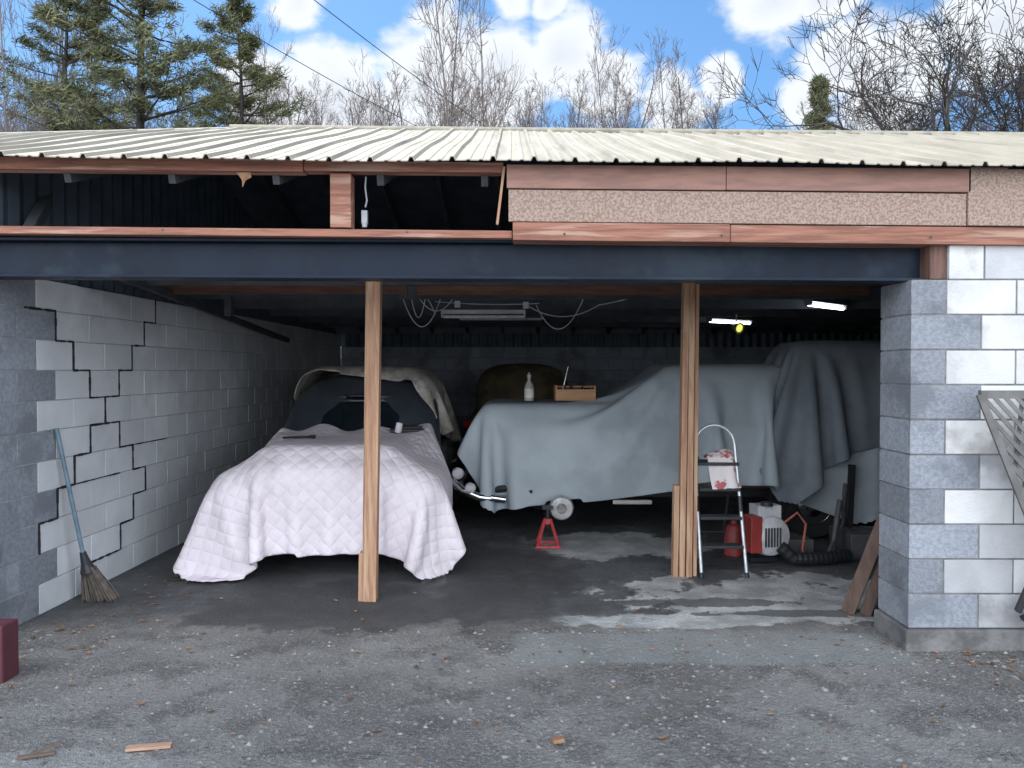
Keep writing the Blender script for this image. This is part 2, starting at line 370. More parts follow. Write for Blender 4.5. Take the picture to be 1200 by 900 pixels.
b.obj('rafters',m_wooddark,G)
b=B();b.box(-3.05,-.9,6.6,6.64,2.28,2.42);b.box(-.85,3.2,6.9,6.94,2.3,2.38);b.obj('ceiling_joists',M('joist',(.16,.08,.05),(.10,.05,.035),scale=4,stretch=(1,9,9)),G)
b=B();v=[];f=[];n=220
for i in range(n+1):
    t=i/n;p=Vector(A0)+dv*(.1+t*8.6)+nv*(.012*math.sin(i*1.57)); y=p.y
    zt=min(ZE+S*(y-YE),ZR-.28*(y-YR) if y>YR else 99)-.03
    v+=[(p.x-.01,p.y,2.24),(p.x-.01,p.y,zt)]
for i in range(n): f.append((2*i,2*i+2,2*i+3,2*i+1))
b.add(v,f);b.obj('corrugated_gable',m_galv,G)
b=B();v=[];f=[]
for i in range(401):
    x=-2.9+i*.025;y=13.37+.014*math.sin(i*math.pi/3);v+=[(x,y,2.02),(x,y,2.26)]
for i in range(400): f.append((2*i,2*i+2,2*i+3,2*i+1))
b.add(v,f);b.obj('rear_panel',m_galv,G)
b=B();b.tube([(-.855,4.52,2.76),(-.86,4.52,2.70),(-.85,4.52,2.62),(-.86,4.52,2.58)],.006,6);b.box(-.88,-.845,4.50,4.53,2.48,2.56);b.tube([(-.86,4.495,2.49),(-.86,4.50,2.46)],.016,8)
b.obj('outdoor_socket',M('plastic_grey',(.35,.37,.4),rough=.4),None,bevel=.004)
b=B()
b.add([(-.05,0,0),(.03,0,0),(.04,-.01,-.03),(.01,-.02,-.05),(-.01,-.015,-.09),(-.02,0,-.04)],[(0,1,2,3,4,5)])
b.obj('torn_tarpaper',m_leaf,None,loc=(-1.53,4.425,2.76))
# posts
b=B();b.beam((-1.0,5.40,0),(-.955,5.40,2.6),.09,.09);b.beam((-1.062,5.41,.0),(-1.055,5.41,.34),.04,.09);b.beam((-1.035,5.43,.34),(-1.0,5.43,2.55),.0381,.09)
b.obj('wooden_post',m_wood,bevel=.003)
b=B();b.beam((1.335,6.05,0),(1.365,6.05,2.35),.045,.09);b.beam((1.39,6.04,0),(1.41,6.05,2.35),.045,.09);b.beam((1.285,6.045,.0),(1.295,6.045,.72),.04,.08);b.beam((1.44,6.06,0),(1.452,6.06,2.3),.03,.08)
b.obj('wooden_post',m_wood,bevel=.003)
# ------------------------------------------------------------ cloth draping (position based, numpy)
def drape(name,mat,cx,cy,z,W,D,sp,boxes,steps=220,rot=0,seed=0,pin=None,slack=.985,thick=.004,parent=None,jit=.004,floor=.02,iters=10,grav=.3,zf=None,cut=0,hemw=0):
    nx=int(W/sp)+1;ny=int(D/sp)+1;rg=np.random.RandomState(seed)
    gx,gy=np.meshgrid((np.arange(nx)-(nx-1)/2)*sp*slack,(np.arange(ny)-(ny-1)/2)*sp*slack,indexing='ij')
    c,s=math.cos(rot),math.sin(rot)
    P=np.stack([cx+gx*c-gy*s,cy+gx*s+gy*c,np.full_like(gx,z)],2)
    if zf is not None: P[...,2]=zf(P[...,0],P[...,1])
    for k in range(14):
        a=rg.uniform(0,6.28);f=rg.uniform(3,16);P[...,2]+=np.sin((gx*math.cos(a)+gy*math.sin(a))*f+rg.uniform(0,6))*jit
    P+=rg.normal(0,.0008,P.shape)
    pm=None
    if pin is not None: pm=pin(P)
    P0=P.copy(); Q=P.copy()
    def con(A,Bv,L,k):
        n=min(A.shape[0],Bv.shape[0]);m=min(A.shape[1],Bv.shape[1]);A=A[:n,:m];Bv=Bv[:n,:m]
        d=Bv-A;l=np.sqrt((d*d).sum(2,keepdims=True))+1e-9;q=d*(.5*k*(l-L)/l);A+=q;Bv-=q
    r2=sp*math.sqrt(2)
    for st in range(steps):
        g=grav if st<steps*.75 else grav*.4
        N_=P+(P-Q)*(.985 if st<steps*.8 else .9); N_[...,2]-=9.8/60/60*g
        Q=P;P=N_
        for it in range(iters):
            for o in (0,1):
                con(P[o::2],P[o+1::2],sp,1);con(P[:,o::2],P[:,o+1::2],sp,1)
                con(P[o::2,:-1],P[o+1::2,1:],r2,.5);con(P[o::2,1:],P[o+1::2,:-1],r2,.5)
            if it%3==0:
                for o in range(4):
                    con(P[o::4],P[o+2::4],2*sp,.1);con(P[:,o::4],P[:,o+2::4],2*sp,.1)
            if it%4==0 or it==iters-1:
                touch=np.zeros(P.shape[:2],bool)
                for (bc,bh,br,by) in boxes:
                    cc,ss=math.cos(-by),math.sin(-by);d=P-np.array(bc);lx=d[...,0]*cc-d[...,1]*ss;ly=d[...,0]*ss+d[...,1]*cc
                    loc=np.stack([lx,ly,d[...,2]],2);h=np.array(bh);cl=np.clip(loc,-h,h);e=loc-cl;l=np.sqrt((e*e).sum(2))
                    ins=l<br
                    core=l<1e-7
                    new=cl+np.where(core[...,None],0,e/(l[...,None]+1e-12)*br)
                    if core.any(): new[...,2]=np.where(core,h[2]+br,new[...,2])
                    loc=np.where(ins[...,None],new,loc)
                    cc2,ss2=math.cos(by),math.sin(by)
                    nw=np.stack([loc[...,0]*cc2-loc[...,1]*ss2,loc[...,0]*ss2+loc[...,1]*cc2,loc[...,2]],2)+np.array(bc)
                    P=np.where(ins[...,None],nw,P);touch|=ins
                P[...,2]=np.maximum(P[...,2],floor)
            if pm is not None: P[pm]=P0[pm]
        Q=np.where(touch[...,None],P-(P-Q)*.25,Q)
    print(name,'hem',float(np.percentile(P[...,2],2)),'min',float(P[...,2].min()))
    v=P.reshape(-1,3).tolist();ii=np.arange(nx*ny).reshape(nx,ny)
    F=np.stack([ii[:-1,:-1].ravel(),ii[1:,:-1].ravel(),ii[1:,1:].ravel(),ii[:-1,1:].ravel()],1)
    if cut or hemw:   # rounded corners / slightly uneven hem
        ax=np.abs(gx)/slack;ay=np.abs(gy)/slack;hx=(nx-1)/2*sp;hy=(ny-1)/2*sp
        wav=hemw*(.5+.5*np.sin(gx*5.1+1.3)*np.cos(gy*4.3))
        dx=np.maximum(ax-(hx-cut-wav),0);dy=np.maximum(ay-(hy-cut-wav),0)
        keep=(np.sqrt(dx*dx+dy*dy)<=cut+1e-6).ravel();F=F[keep[F].all(1)]
    me=bpy.data.meshes.new(name);me.from_pydata(v,[],F.tolist());me.materials.append(mat);me.polygons.foreach_set('use_smooth',[True]*len(me.polygons))
    uv=me.uv_layers.new(name='UVMap');UV=np.stack([(gx).ravel(),(gy).ravel()],1)[F.ravel()];uv.data.foreach_set('uv',UV.astype(np.float32).ravel())
    import bmesh
    bm=bmesh.new();bm.from_mesh(me);bmesh.ops.delete(bm,geom=[q for q in bm.verts if not q.link_faces],context='VERTS');bm.to_mesh(me);bm.free()
    o=bpy.data.objects.new(name,me);COL.objects.link(o)
    if parent:
        o.parent=parent;o.matrix_parent_inverse=parent.matrix_world.inverted()
    if cut:
        sm=o.modifiers.new('sm','SMOOTH');sm.iterations=1;sm.factor=.4
    sd=o.modifiers.new('s','SOLIDIFY');sd.thickness=thick;sd.offset=1
    ss=o.modifiers.new('ss','SUBSURF');ss.levels=1;ss.render_levels=1
    return o
m_quilt=M('quilt',(.76,.70,.75),(.68,.62,.67),scale=3,rough=.9,bump=.4,bscale=18,bdist=.02,uvq=.125,c3=(.58,.52,.55),s3=1.8,lo3=.52,hi3=.70)
m_quilt2=M('camo_blanket',(.40,.37,.33),(.26,.25,.22),scale=7,rough=.95,bump=.5,bscale=50,lo=.42,hi=.58,c3=(.52,.48,.44),s3=4,lo3=.48,hi3=.6)
m_tarp=M('car_cover',(.40,.455,.49),(.345,.395,.43),scale=2,rough=.8,bump=.2,bscale=20,c3=(.31,.355,.385),s3=1.0)
m_tarpd=M('dark_cover',(.20,.23,.26),(.155,.18,.205),scale=3,rough=.9,bump=.3,bscale=60)
m_glass=M('window_glass',(.012,.018,.024),rough=.08)
m_tyre=M('tyre',(.02,.02,.02),rough=.85,bump=.2)
m_chrome=M('chrome',(.75,.76,.78),(.6,.62,.65),rough=.2,metal=1)
m_black=M('black_metal',(.02,.022,.026),rough=.5)
# ------------------------------------------------------------ cars
def loft(b,secs,mi=0,n=28,ex=3.2):
    v=[];f=[]
    for (y,hw,zb,zt) in secs:
        zc=(zb+zt)/2;hz=(zt-zb)/2
        for k in range(n):
            t=2*math.pi*k/n;c=math.cos(t);s=math.sin(t)
            v.append((hw*math.copysign(abs(c)**(2/ex),c),y,zc+hz*math.copysign(abs(s)**(2/ex),s)))
    for i in range(len(secs)-1):
        for k in range(n): f.append((i*n+k,(i+1)*n+k,(i+1)*n+(k+1)%n,i*n+(k+1)%n))
    f.append(tuple(range(n)));f.append(tuple((len(secs)-1)*n+k for k in range(n))[::-1])
    b.add(v,f,mi)
def wheel(b,x,y,sd,r=.34):
    b.lathe((x,y,r),[(.0,-.09),(r*.6,-.09),(r*.93,-.10),(r,-.06),(r,.06),(r*.93,.10),(r*.62,.09),(r*.6,.06),(0,.05)],(sd,0,0),28,0)
    b.lathe((x,y,r),[(r*.6,.062),(r*.5,.04),(r*.3,.07),(.07,.075),(.06,.10),(0,.11)],(sd,0,0),24,1)
def car(name,loc,rz,paint,hood=1.0,roof=1.62,L=4.3,cy=1.55,hw=.80,cabw=.62,cabl=1.9,wheels=((-1,.75),(1,.75),(-1,3.4),(1,3.4)),wsz=(1.05,1.38),zb=.3,nose=0):
    E=empty(name,loc,rz)
    b=B();n1=1-nose;loft(b,[(.05,hw*.5*n1,zb+.12,hood*.78),(.15,hw*.8*n1,zb+.06,hood*.9),(.45,hw*.95*n1,zb+.03,hood*.97),(1.2,hw*(1-nose*.8),zb,hood),(cy+.1,hw,zb,hood+.02),(L-1.0,hw,zb,hood),(L-.4,hw*.95,zb+.03,hood*.92),(L-.1,hw*.8,zb+.08,hood*.8),(L,hw*.5,zb+.15,hood*.7)])
    loft(b,[(cy-.05,cabw*1.02,hood*.8,hood+.03),(cy+.12,cabw*1.0,hood*.8,hood+.2),(cy+.38,cabw*.95,hood*.8,roof-.09),(cy+.6,cabw*.9,hood*.8,roof-.02),(cy+.95,cabw*.9,hood*.8,roof),(cy+1.4,cabw*.9,hood*.8,roof-.04),(cy+cabl,cabw*.85,hood*.8,hood+.15),(cy+cabl+.2,cabw*.8,hood*.8,hood-.02)],ex=3)
    if nose:
        for sx in (-1,1):
            v0=len(b.v);loft(b,[(.12,.08,.45,.62),(.2,.16,.38,.72),(.45,.19,.36,.80),(.8,.19,.36,.80),(1.2,.16,.36,.74),(1.5,.1,.36,.6)],ex=2.4)
            for i in range(v0,len(b.v)): b.v[i]=(b.v[i][0]+sx*(hw-.2),b.v[i][1],b.v[i][2])
    b.obj('body',paint,E,smooth=True)
    b=B()
    for sd,y in wheels: wheel(b,sd*(hw-.10),y,sd)
    b.obj('wheels',[m_tyre,m_chrome],E,smooth=True)
    b=B();v=[];f=[];nn=12
    for j in range(5):
        t=j/4
        for i in range(nn+1):
            u=i/nn*2-1;w=cabw*(.97-.10*t)
            bulge=.18*(u*u)
            v.append((u*w,cy-.10+.36*t+bulge,wsz[0]+(wsz[1]-wsz[0])*t-.03*u*u*t))
    for j in range(4):
        for i in range(nn): a=j*(nn+1)+i;f.append((a,a+1,a+nn+2,a+nn+1))
    b.add(v,f);o=b.obj('windscreen',m_glass,E,smooth=True);sd=o.modifiers.new('s','SOLIDIFY');sd.thickness=.01
    b=B();nn1=nn+1
    b.tube([Vector(v[i])+Vector((0,-.006,0)) for i in range(nn1)],.012,6);b.tube([Vector(v[4*nn1+i])+Vector((0,-.006,0)) for i in range(nn1)],.014,6)
    b.tube([Vector(v[j*nn1]) for j in range(5)],.014,6);b.tube([Vector(v[j*nn1+nn]) for j in range(5)],.014,6);b.tube([(-.08,cy-.14,wsz[0]+.01),(-.4,cy-.1,wsz[0]+.06)],.006,5)
    b.obj('windscreen_frame',m_chrome,E,smooth=True)
    b=B();b.box(-.35,.35,.2,L-.3,.22+zb-.3,.32+zb-.3);b.tube([(-hw+.1,.75,.34),(hw-.1,.75,.34)],.035,8);b.tube([(-hw+.1,3.4,.34),(hw-.1,3.4,.34)],.045,8)
    b.obj('chassis',m_black,E)
    return E
C1=car('covered_car',(-1.48,5.92,0),0,M('car_paint_dark',(.05,.06,.075),rough=.3,coat=.5),hood=.98,roof=1.60,L=4.5,cy=1.5,hw=.84,cabw=.78,wsz=(1.0,1.37),nose=.25)
bpy.context.view_layer.update()
hb1=[((-1.48,6.80,.62),(.43,.60,.18),.21,0),((-1.48,7.28,.60),(.58,.22,.22),.20,0),((-1.48,7.0,.42),(.72,.90,.10),.17,0),((-2.12,6.5,.42),(.06,.34,.18),.235,0),((-.84,6.5,.42),(.06,.34,.18),.235,0),((-1.48,6.17,.5),(.45,.1,.25),.17,0)]
drape('quilt',m_quilt,-1.50,6.37,1.07,2.95,2.16,.032,hb1,steps=300,seed=3,pin=lambda P:(P[...,1]>7.27)&(np.abs(P[...,0]+1.48)<.72),thick=.014,parent=C1,rot=.05,slack=.955,jit=.010,cut=.42,hemw=.07)
cb1=[((-1.5,8.33,1.24),(.40,.46,.10),.31,0),((-1.5,8.15,.9),(.62,.7,.1),.16,0)]
drape('roof_blanket',m_quilt2,-1.32,8.42,1.72,2.3,1.8,.04,cb1,steps=200,seed=5,thick=.014,parent=C1,rot=-.14,slack=.94,jit=.014,cut=.3,hemw=.06)
b=B();b.box(-.16,.16,-.07,.07,0,.03);b.box(-.12,.14,-.06,.05,.03,.055)
o=b.obj('folded_cloth',m_black,C1,bevel=.01);o.location=(.50,1.28,1.045);o.rotation_euler=(0,0,.1)
b=B();b.tube([(0,0,0),(.10,.03,0),(.18,.0,0)],.012,8);b.tube([(.02,.05,0),(-.08,-.05,0)],.01,8);b.lathe((.15,.05,0),[(.03,-.01),(.03,.015),(0,.016)],(0,0,1),12)
o=b.obj('hand_tools',m_black,C1);o.location=(-.42,.75,1.04)
b=B();b.lathe((0,0,0),[(0,0),(.03,0),(.032,.09),(.028,.09),(.02,.01)],(0.2,0,1),16);o=b.obj('paper_cup',M('white_paper',(.75,.75,.78)),C1);o.location=(.42,1.2,1.045)
C2=car('covered_car',(-.42,8.12,0),-math.pi/2,M('cream_paint',(.42,.40,.34),rough=.3,coat=.4),hood=1.20,roof=1.66,L=4.2,cy=1.6,hw=.80,cabw=.7,wheels=((-1,.80),(-1,3.3),(1,3.3)),wsz=(1.22,1.5),zb=.42)
bpy.context.view_layer.update()
cb2=[((.55,8.08,1.0),(.74,.60,.15),.15,0),((.42,7.46,.85),(.34,.08,.14),.17,0),((2.1,8.08,1.28),(.50,.48,.22),.18,0),((1.9,8.05,.9),(1.5,.66,.12),.15,0)]
drape('car_cover',m_tarp,1.62,8.02,1.5,4.85,3.34,.042,cb2,steps=300,seed=8,thick=.003,parent=C2,slack=.965,jit=.008,rot=-.02,zf=lambda x,y:1.36+.4/(1+np.exp(-(x-1.25)*6)),cut=.4,hemw=.05)
m_bodyw=M('light_metal',(.5,.5,.5),(.3,.3,.3),scale=12,rough=.5,metal=.3)
b=B()
b.lathe((.46,7.18,.34),[(0,-.02),(.04,-.03),(.06,-.03),(.062,0),(.11,0),(.115,.05),(.10,.08),(.05,.09)],(0,-1,0),24,0)
for k in range(5):
    a=k*1.2566;b.tube([(.46+.08*math.cos(a),7.18,.34+.08*math.sin(a)),(.46+.08*math.cos(a),7.14,.34+.08*math.sin(a))],.01,8,1)
b.tube([(.42,7.26,.34),(.3,7.5,.42),(.1,7.7,.42)],.03,8,1);b.tube([(.2,7.28,.48),(.0,7.32,.50),(-.25,7.4,.46)],.035,8,1)
b.tube([(.46,7.25,.34),(.46,7.6,.36)],.05,10,1)
o=b.obj('brake_hub',[m_bodyw,m_black],None,smooth=True)
o.parent=C2;o.matrix_parent_inverse=C2.matrix_world.inverted()
b=B()
for (x,y,z,r) in ((-.52,7.30,.64,.055),(-.40,7.24,.51,.05)):
    b.lathe((x,y,z),[(0,.045),(r*.6,.04),(r,.01),(r*1.05,-.01),(r*.7,-.08),(0,-.1)],(-.35,-1,.1),20,0)
b.tube([(-.57,7.32,.58),(-.47,7.28,.48),(-.3,7.24,.42),(-.12,7.24,.40)],[.03,.04,.04,.03],10,1)
b.tube([(-.2,7.24,.42),(-.06,7.24,.40)],.036,12,1);b.tube([(-.52,7.45,.5),(-.52,8.8,.5)],.05,10,1)
o=b.obj('headlamps_and_bumper',[M('lamp_white',(.7,.7,.72),rough=.25),m_chrome],None,smooth=True);o.parent=C2;o.matrix_parent_inverse=C2.matrix_world.inverted()
b=B();b.box(.95,1.32,7.20,7.24,.36,.40);o=b.obj('running_board',M('cream2',(.42,.41,.38),rough=.4),None,bevel=.012);o.parent=C2;o.matrix_parent_inverse=C2.matrix_world.inverted()
m_tan=M('tan_paint',(.24,.19,.11),(.17,.135,.085),scale=3,rough=.45,c3=(.10,.08,.05),s3=2)
C3=car('parked_car',(.15,13.15,0),math.pi,m_tan,hood=1.1,roof=1.72,L=3.75,cy=1.1,cabl=1.9,hw=.82,cabw=.72)
b=B()
for s in (-1,1): b.lathe((s*.70,3.70,.95),[(.05,-.06),(.055,0),(.03,.03),(0,.035)],(0,1,0),16,0)
b.obj('tail_lights',M('red_lens',(.5,.03,.03),rough=.2),C3,smooth=True)
b=B();b.tube([(-.8,3.72,.5),(-.5,3.82,.5),(.5,3.82,.5),(.8,3.72,.5)],.05,10);b.obj('bumper',m_chrome,C3,smooth=True)
# covered tractor
T=empty('covered_tractor',(0,0,0))
b=B()
for (x,y,r) in ((2.95,7.55,.40),(3.7,7.55,.48)):
    b.lathe((x,y,r),[(r*.5,-.10),(r*.9,-.12),(r,-.09),(r,.09),(r*.9,.12),(r*.5,.10)],(0,-1,0),28,0)
    for k in range(22):
        a=k*math.tau/22;b.beam((x+r*math.cos(a),y-.11,r+r*math.sin(a)),(x+r*math.cos(a+.12),y+.11,r+r*math.sin(a+.12)),.03,.03,0)
    b.lathe((x,y,r),[(r*.5,.08),(r*.45,.02),(.08,.03),(.07,.1),(0,.11)],(0,-1,0),20,1)
b.box(2.6,3.9,7.7,8.1,.4,.9,1);b.box(2.8,3.4,7.6,7.9,.9,1.5,1);b.tube([(2.55,7.5,.3),(2.5,7.3,.6),(2.65,7.2,.9)],.03,8,1);b.beam((2.45,7.1,.1),(2.8,7.2,.62),.05,.05,1);b.beam((3.1,7.05,.05),(3.15,7.1,.75),.05,.05,1)
b.obj('tractor_body',[m_tyre,m_black],T,smooth=True)
tb=[((3.12,7.55,1.42),(.36,.25,.36),.12,0),((3.5,7.6,1.2),(.6,.25,.2),.12,0)]
drape('tractor_cover',m_tarpd,3.05,7.4,1.95,2.5,2.2,.042,tb,steps=230,seed=12,thick=.004,parent=T,rot=.2,slack=.96,jit=.012,cut=.25,hemw=.05)
# clutter under and behind the covers on the right
b=B();r=random.Random(3)
for k in range(7):
    x=r.uniform(2.3,3.3);y=r.uniform(6.7,7.1);s=r.uniform(.06,.14);b.box(x-s,x+s,y-s*.7,y+s*.7,0,s*r.uniform(1,2.2),0,Matrix.Rotation(r.uniform(-.03,.03),4,'Z'))
b.tube([(2.4,6.6,.02),(2.7,6.55,.05),(2.9,6.7,.3),(3.0,6.9,.6)],.02,8);b.tube([(2.75,6.6,.0),(2.85,6.65,.5)],.025,8)
b.obj('workshop_clutter',M('dark_clutter',(.05,.055,.065),(.09,.09,.095),scale=5,rough=.6),bevel=.01)
# things on the hood
E=empty('wooden_toolbox',(.62,7.62,1.325),.05)
b=B();m_box=M('toolbox_wood',(.45,.25,.12),(.36,.19,.09),scale=4,stretch=(1,9,9),rough=.6)
b.box(-.19,.19,-.10,.10,0,.012);b.box(-.19,.19,-.10,-.088,.0121,.11);b.box(-.19,.19,.088,.10,.0121,.11)
for s in (-1,1): b.box(s*.19-.008,s*.19+.008,-.101,.101,.0,.15)
b.tube([(-.19,0,.135),(.19,0,.135)],.011,8);b.obj('tray',m_box,E,bevel=.002)
b=B()
for k in range(7):
    x=-.15+k*.05;b.tube([(x,R.uniform(-.05,.05),.03),(x+R.uniform(-.04,.04),R.uniform(-.05,.05),.15)],.009,6)
b.obj('tools',m_black,E)
b=B();b.lathe((.17,7.66,1.32),[(0,0),(.045,.0),(.047,.01),(.047,.14),(.035,.17),(.016,.20),(.016,.235),(.022,.237),(.022,.26),(.0,.262)],(0,0,1),20,0);b.lathe((.17,7.66,1.32),[(.0485,.03),(.0485,.12)],(0,0,1),20,1)
b.tube([(.17,7.66,1.57),(.17,7.62,1.60),(.17,7.60,1.595)],.008,6,0)
b.obj('spray_bottle',[M('bottle',(.45,.45,.4),rough=.25),M('label',(.75,.72,.66))],smooth=True)
b=B();b.tube([(.50,7.9,1.32),(.58,7.92,1.66)],.006,6);b.obj('antenna',m_chrome,None)
m_jred=M('jack_red',(.5,.06,.06),(.35,.04,.05),scale=15,rough=.5)
for (x,y,h) in ((.33,7.08,.34),):
    E=empty('jack_stand',(x,y,0));b=B()
    for sx in (-1,1):
        for sy in (-1,1): b.beam((sx*.10,sy*.10,0),(sx*.025,sy*.025,h*.72),.022,.022)
    b.box(-.115,.115,-.115,-.095,0,.02);b.box(-.115,.115,.095,.115,0,.02);b.box(-.115,-.095,-.094,.094,0,.02);b.box(.095,.115,-.094,.094,0,.02)
    b.box(-.035,.035,-.035,.035,h*.6,h*.74);b.obj('frame',m_jred,E,bevel=.003)
    b=B();b.tube([(0,0,h*.5),(0,0,h)],.017,8);b.box(-.05,.05,-.025,.025,h,h+.03);b.obj('column',m_black,E)
# broom
E=empty('broom');b=B();b.tube([(-3.10,5.22,1.23),(-2.985,5.33,.32)],.014,10);b.obj('handle',M('broom_blue',(.15,.22,.28),(.10,.16,.21),scale=8,rough=.6),E,smooth=True)
b=B();b.tube([(-2.99,5.325,.36),(-2.975,5.34,.27),(-2.965,5.35,.22)],[.02,.035,.055],12,0)
r=random.Random(9)
for i in range(240):
    a=r.uniform(-1,1);c=r.uniform(-1,1);p0=Vector((-2.966+a*.04,5.352+c*.03,.25));p1=Vector((-2.90+a*.11+r.uniform(-.015,.015),5.38+c*.05,r.uniform(.0,.03)));b.tube([p0,(p0+p1)/2+Vector((r.uniform(-.006,.006),0,0)),p1],.0035,3,1,cap=False)
b.obj('bristles',[m_black,M('straw',(.16,.13,.11),(.09,.08,.07),scale=20)],E)
# step ladder
E=empty('step_ladder')
m_alu=M('aluminium',(.62,.66,.68),(.45,.5,.52),scale=18,rough=.35,metal=.5)
b=B()
Lx0,Lx1=1.485,1.835
ar=[]
for k in range(0,13):
    a=math.pi*(1-k/12);ar.append(((Lx0+Lx1)/2-.02+.16*math.cos(a),6.2+.02*math.sin(a),1.02+.16*math.sin(a)))
full=[(Lx0,5.98,0),(Lx0-.01,6.1,.55),]+ar+[(Lx1-.015,6.1,.55),(Lx1+.005,5.98,0)]
b.tube(full,.0135,10,0)
for z0,z1,x in ((.0,.04,Lx0),(.0,.04,Lx1+.005),(.5,.62,Lx0-.01),(.5,.62,Lx1-.015)): b.tube([(x,5.98+z0*.218,z0),(x,5.98+z1*.218,z1)],.018,8,1)
b.tube([(Lx0+.03,6.62,0),(Lx0+.02,6.22,.92)],.011,8,1);b.tube([(Lx1-.03,6.62,0),(Lx1-.04,6.22,.92)],.011,8,1);b.tube([(Lx0+.03,6.5,.25),(Lx1-.03,6.5,.25)],.008,6,1)
b.obj('rails',[m_alu,m_black],E,smooth=True)
b=B()
for z,dp in ((.22,.10),(.44,.10),(.66,.10),(.86,.22)):
    y=5.98+.2*z; b.box(Lx0+.008,Lx1-.015,y-.02,y+dp,z,z+.025)
b.obj('treads',m_black,E,bevel=.004)
m_rag=M('rag',(.65,.6,.6),(.4,.12,.12),scale=9,rough=.9,lo=.55,hi=.6)
drape('cloth_rag',m_rag,1.69,6.15,.96,.26,.46,.016,[((1.68,6.24,.89),(.09,.05,.02),.022,0)],steps=110,seed=4,thick=.004,slack=.82,jit=.012,pin=lambda P:(np.abs(P[...,0]-1.69)<.06)&(P[...,1]>6.24))
# leaf blower
E=empty('leaf_blower',(2.14,6.38,0),.2)
b=B();b.lathe((0,0,.25),[(0,-.09),(.10,-.09),(.16,-.06),(.175,0),(.16,.06),(.08,.09),(0,.09)],(0,-1,.0),28,0)
b.box(-.11,.10,-.03,.13,.30,.50,0);b.box(-.13,.12,.05,.2,.01,.05,2)
b.box(-.20,-.10,-.08,.08,.12,.42,1);b.lathe((-.03,-.02,.5),[(.05,0),(.05,.03),(0,.035)],(0,0,1),16,2)
for k in range(6): b.box(-.085+k*.026,-.072+k*.026,-.105,-.088,.17,.33,2)
b.obj('engine_and_fan',[M('blower_white',(.5,.5,.52),(.4,.4,.42),scale=9,rough=.45),M('blower_red',(.3,.04,.035),rough=.45),m_black],E,smooth=False,bevel=.008)
b=B();p=[]
for k in range(30):
    t=k/29;p.append((.05+t*.62,-.10-.05*math.sin(t*3),.075+.10*max(0,1-t*6)))
b.tube(p,[.05+.004*(k%2) for k in range(30)],14,0);b.obj('tube',m_black,E)
b=B();b.tube([(.1,-.05,.35),(.2,-.1,.45),(.28,-.1,.35),(.25,-.1,.15),(.3,-.05,.02)],.01,8);b.obj('cord',M('cord_red',(.35,.1,.08)),E,smooth=True)
b=B();b.lathe((-.30,.0,0),[(0,0),(.09,0),(.09,.2),(.06,.26),(.03,.27),(.03,.3),(0,.3)],(0,0,1),20);o=b.obj('fuel_can',M('fuel_red',(.3,.04,.04),rough=.5),None,smooth=True,loc=(2.26,6.75,0))
# boards leaning behind the pier
E=empty('leaning_boards');m_brn=M('brown_board',(.13,.085,.065),(.085,.055,.045),scale=4,stretch=(6,6,1),rough=.85)
b=B();b.beam((2.25,5.12,0),(2.56,4.90,1.12),.035,.085);b.beam((2.35,5.08,0),(2.60,4.93,.95),.03,.07);b.beam((2.50,5.15,0),(2.70,4.92,1.3),.03,.09)
b.obj('boards',m_brn,E,bevel=.003)
# lattice panel outside on the right
E=empty('lattice_panel');b=B()
p=lambda u,w:Vector((2.62+u*.62+.52*(1-w),4.16+.14*w,.02+w*1.47))
b.beam(p(0,1),p(.0,0),.03,.035);b.beam(p(1,1),p(.8,0),.03,.035);b.beam(p(0,1),p(1,1),.03,.045);b.beam(p(0,.05),p(.85,.05),.03,.045)
for k in range(-8,14):
    for s in (-1,1):
        pts=[]
        for t in np.linspace(0,1,31):
            u=(k*.10+t*1.2) if s==1 else (k*.10+.5-t*1.2+.3)
            if 0<=u<=1: pts.append((u,t))
        if len(pts)>1: b.beam(p(*pts[0])+Vector((0,.010*s,0)),p(*pts[-1])+Vector((0,.010*s,0)),.022,.007,0,up=(0,1,0))
b.obj('slats',M('weathered',(.17,.17,.165),(.12,.12,.115),scale=8,rough=.85),E)
b=B();b.beam((2.90,4.38,.24),(2.96,4.36,.42),.05,.03);b.beam((2.92,4.37,.2),(3.0,4.36,.24),.05,.03);b.obj('wall_bracket',m_black,None,bevel=.006)
# ------------------------------------------------------------ lights & cables
def fluoro(loc,L,rz,lit):
    E=empty('fluorescent_light',loc,rz)
    b=B();b.box(-L/2-.02,L/2+.02,-.055,.055,.03,.075);b.box(-L/2-.02,-L/2,-.04,.04,-.01,.03);b.box(L/2,L/2+.02,-.04,.04,-.01,.03);b.tube([(-L/2+.1,0,.075),(-L/2+.1,0,.25)],.004,5);b.tube([(L/2-.1,0,.075),(L/2-.1,0,.25)],.004,5)
    b.obj('housing',M('lamp_housing',(.6,.62,.62) if not lit else (.2,.2,.22),rough=.5),E,bevel=.003)
    b=B();b.tube([(-L/2,0,0),(L/2,0,0)],.018,8)
    if lit:
        m=bpy.data.materials.new('lit_tube');m.use_nodes=True;bs=m.node_tree.nodes['Principled BSDF'];bs.inputs['Emission Color'].default_value=(.85,.95,1,1);bs.inputs['Emission Strength'].default_value=10
    else: m=M('tube_off',(.8,.82,.82),rough=.3)
    b.obj('tube',m,E,smooth=True)
fluoro((-.32,8.6,2.22),.9,0,False)
fluoro((3.35,8.2,2.30),.8,.75,True)
fluoro((2.95,10.4,2.27),.8,.6,True)
fluoro((-.15,10.5,2.32),1.1,0,False)
b=B();b.lathe((2.72,9.3,2.14),[(0,-.05),(.035,-.05),(.07,.05),(.065,.05),(0,.03)],(.5,-1,-.3),16,0);b.lathe((2.72,9.3,2.14),[(.05,.045),(0,.05)],(.5,-1,-.3),16,1);b.tube([(2.72,9.33,2.2),(2.72,9.33,2.3)],.008,6,0)
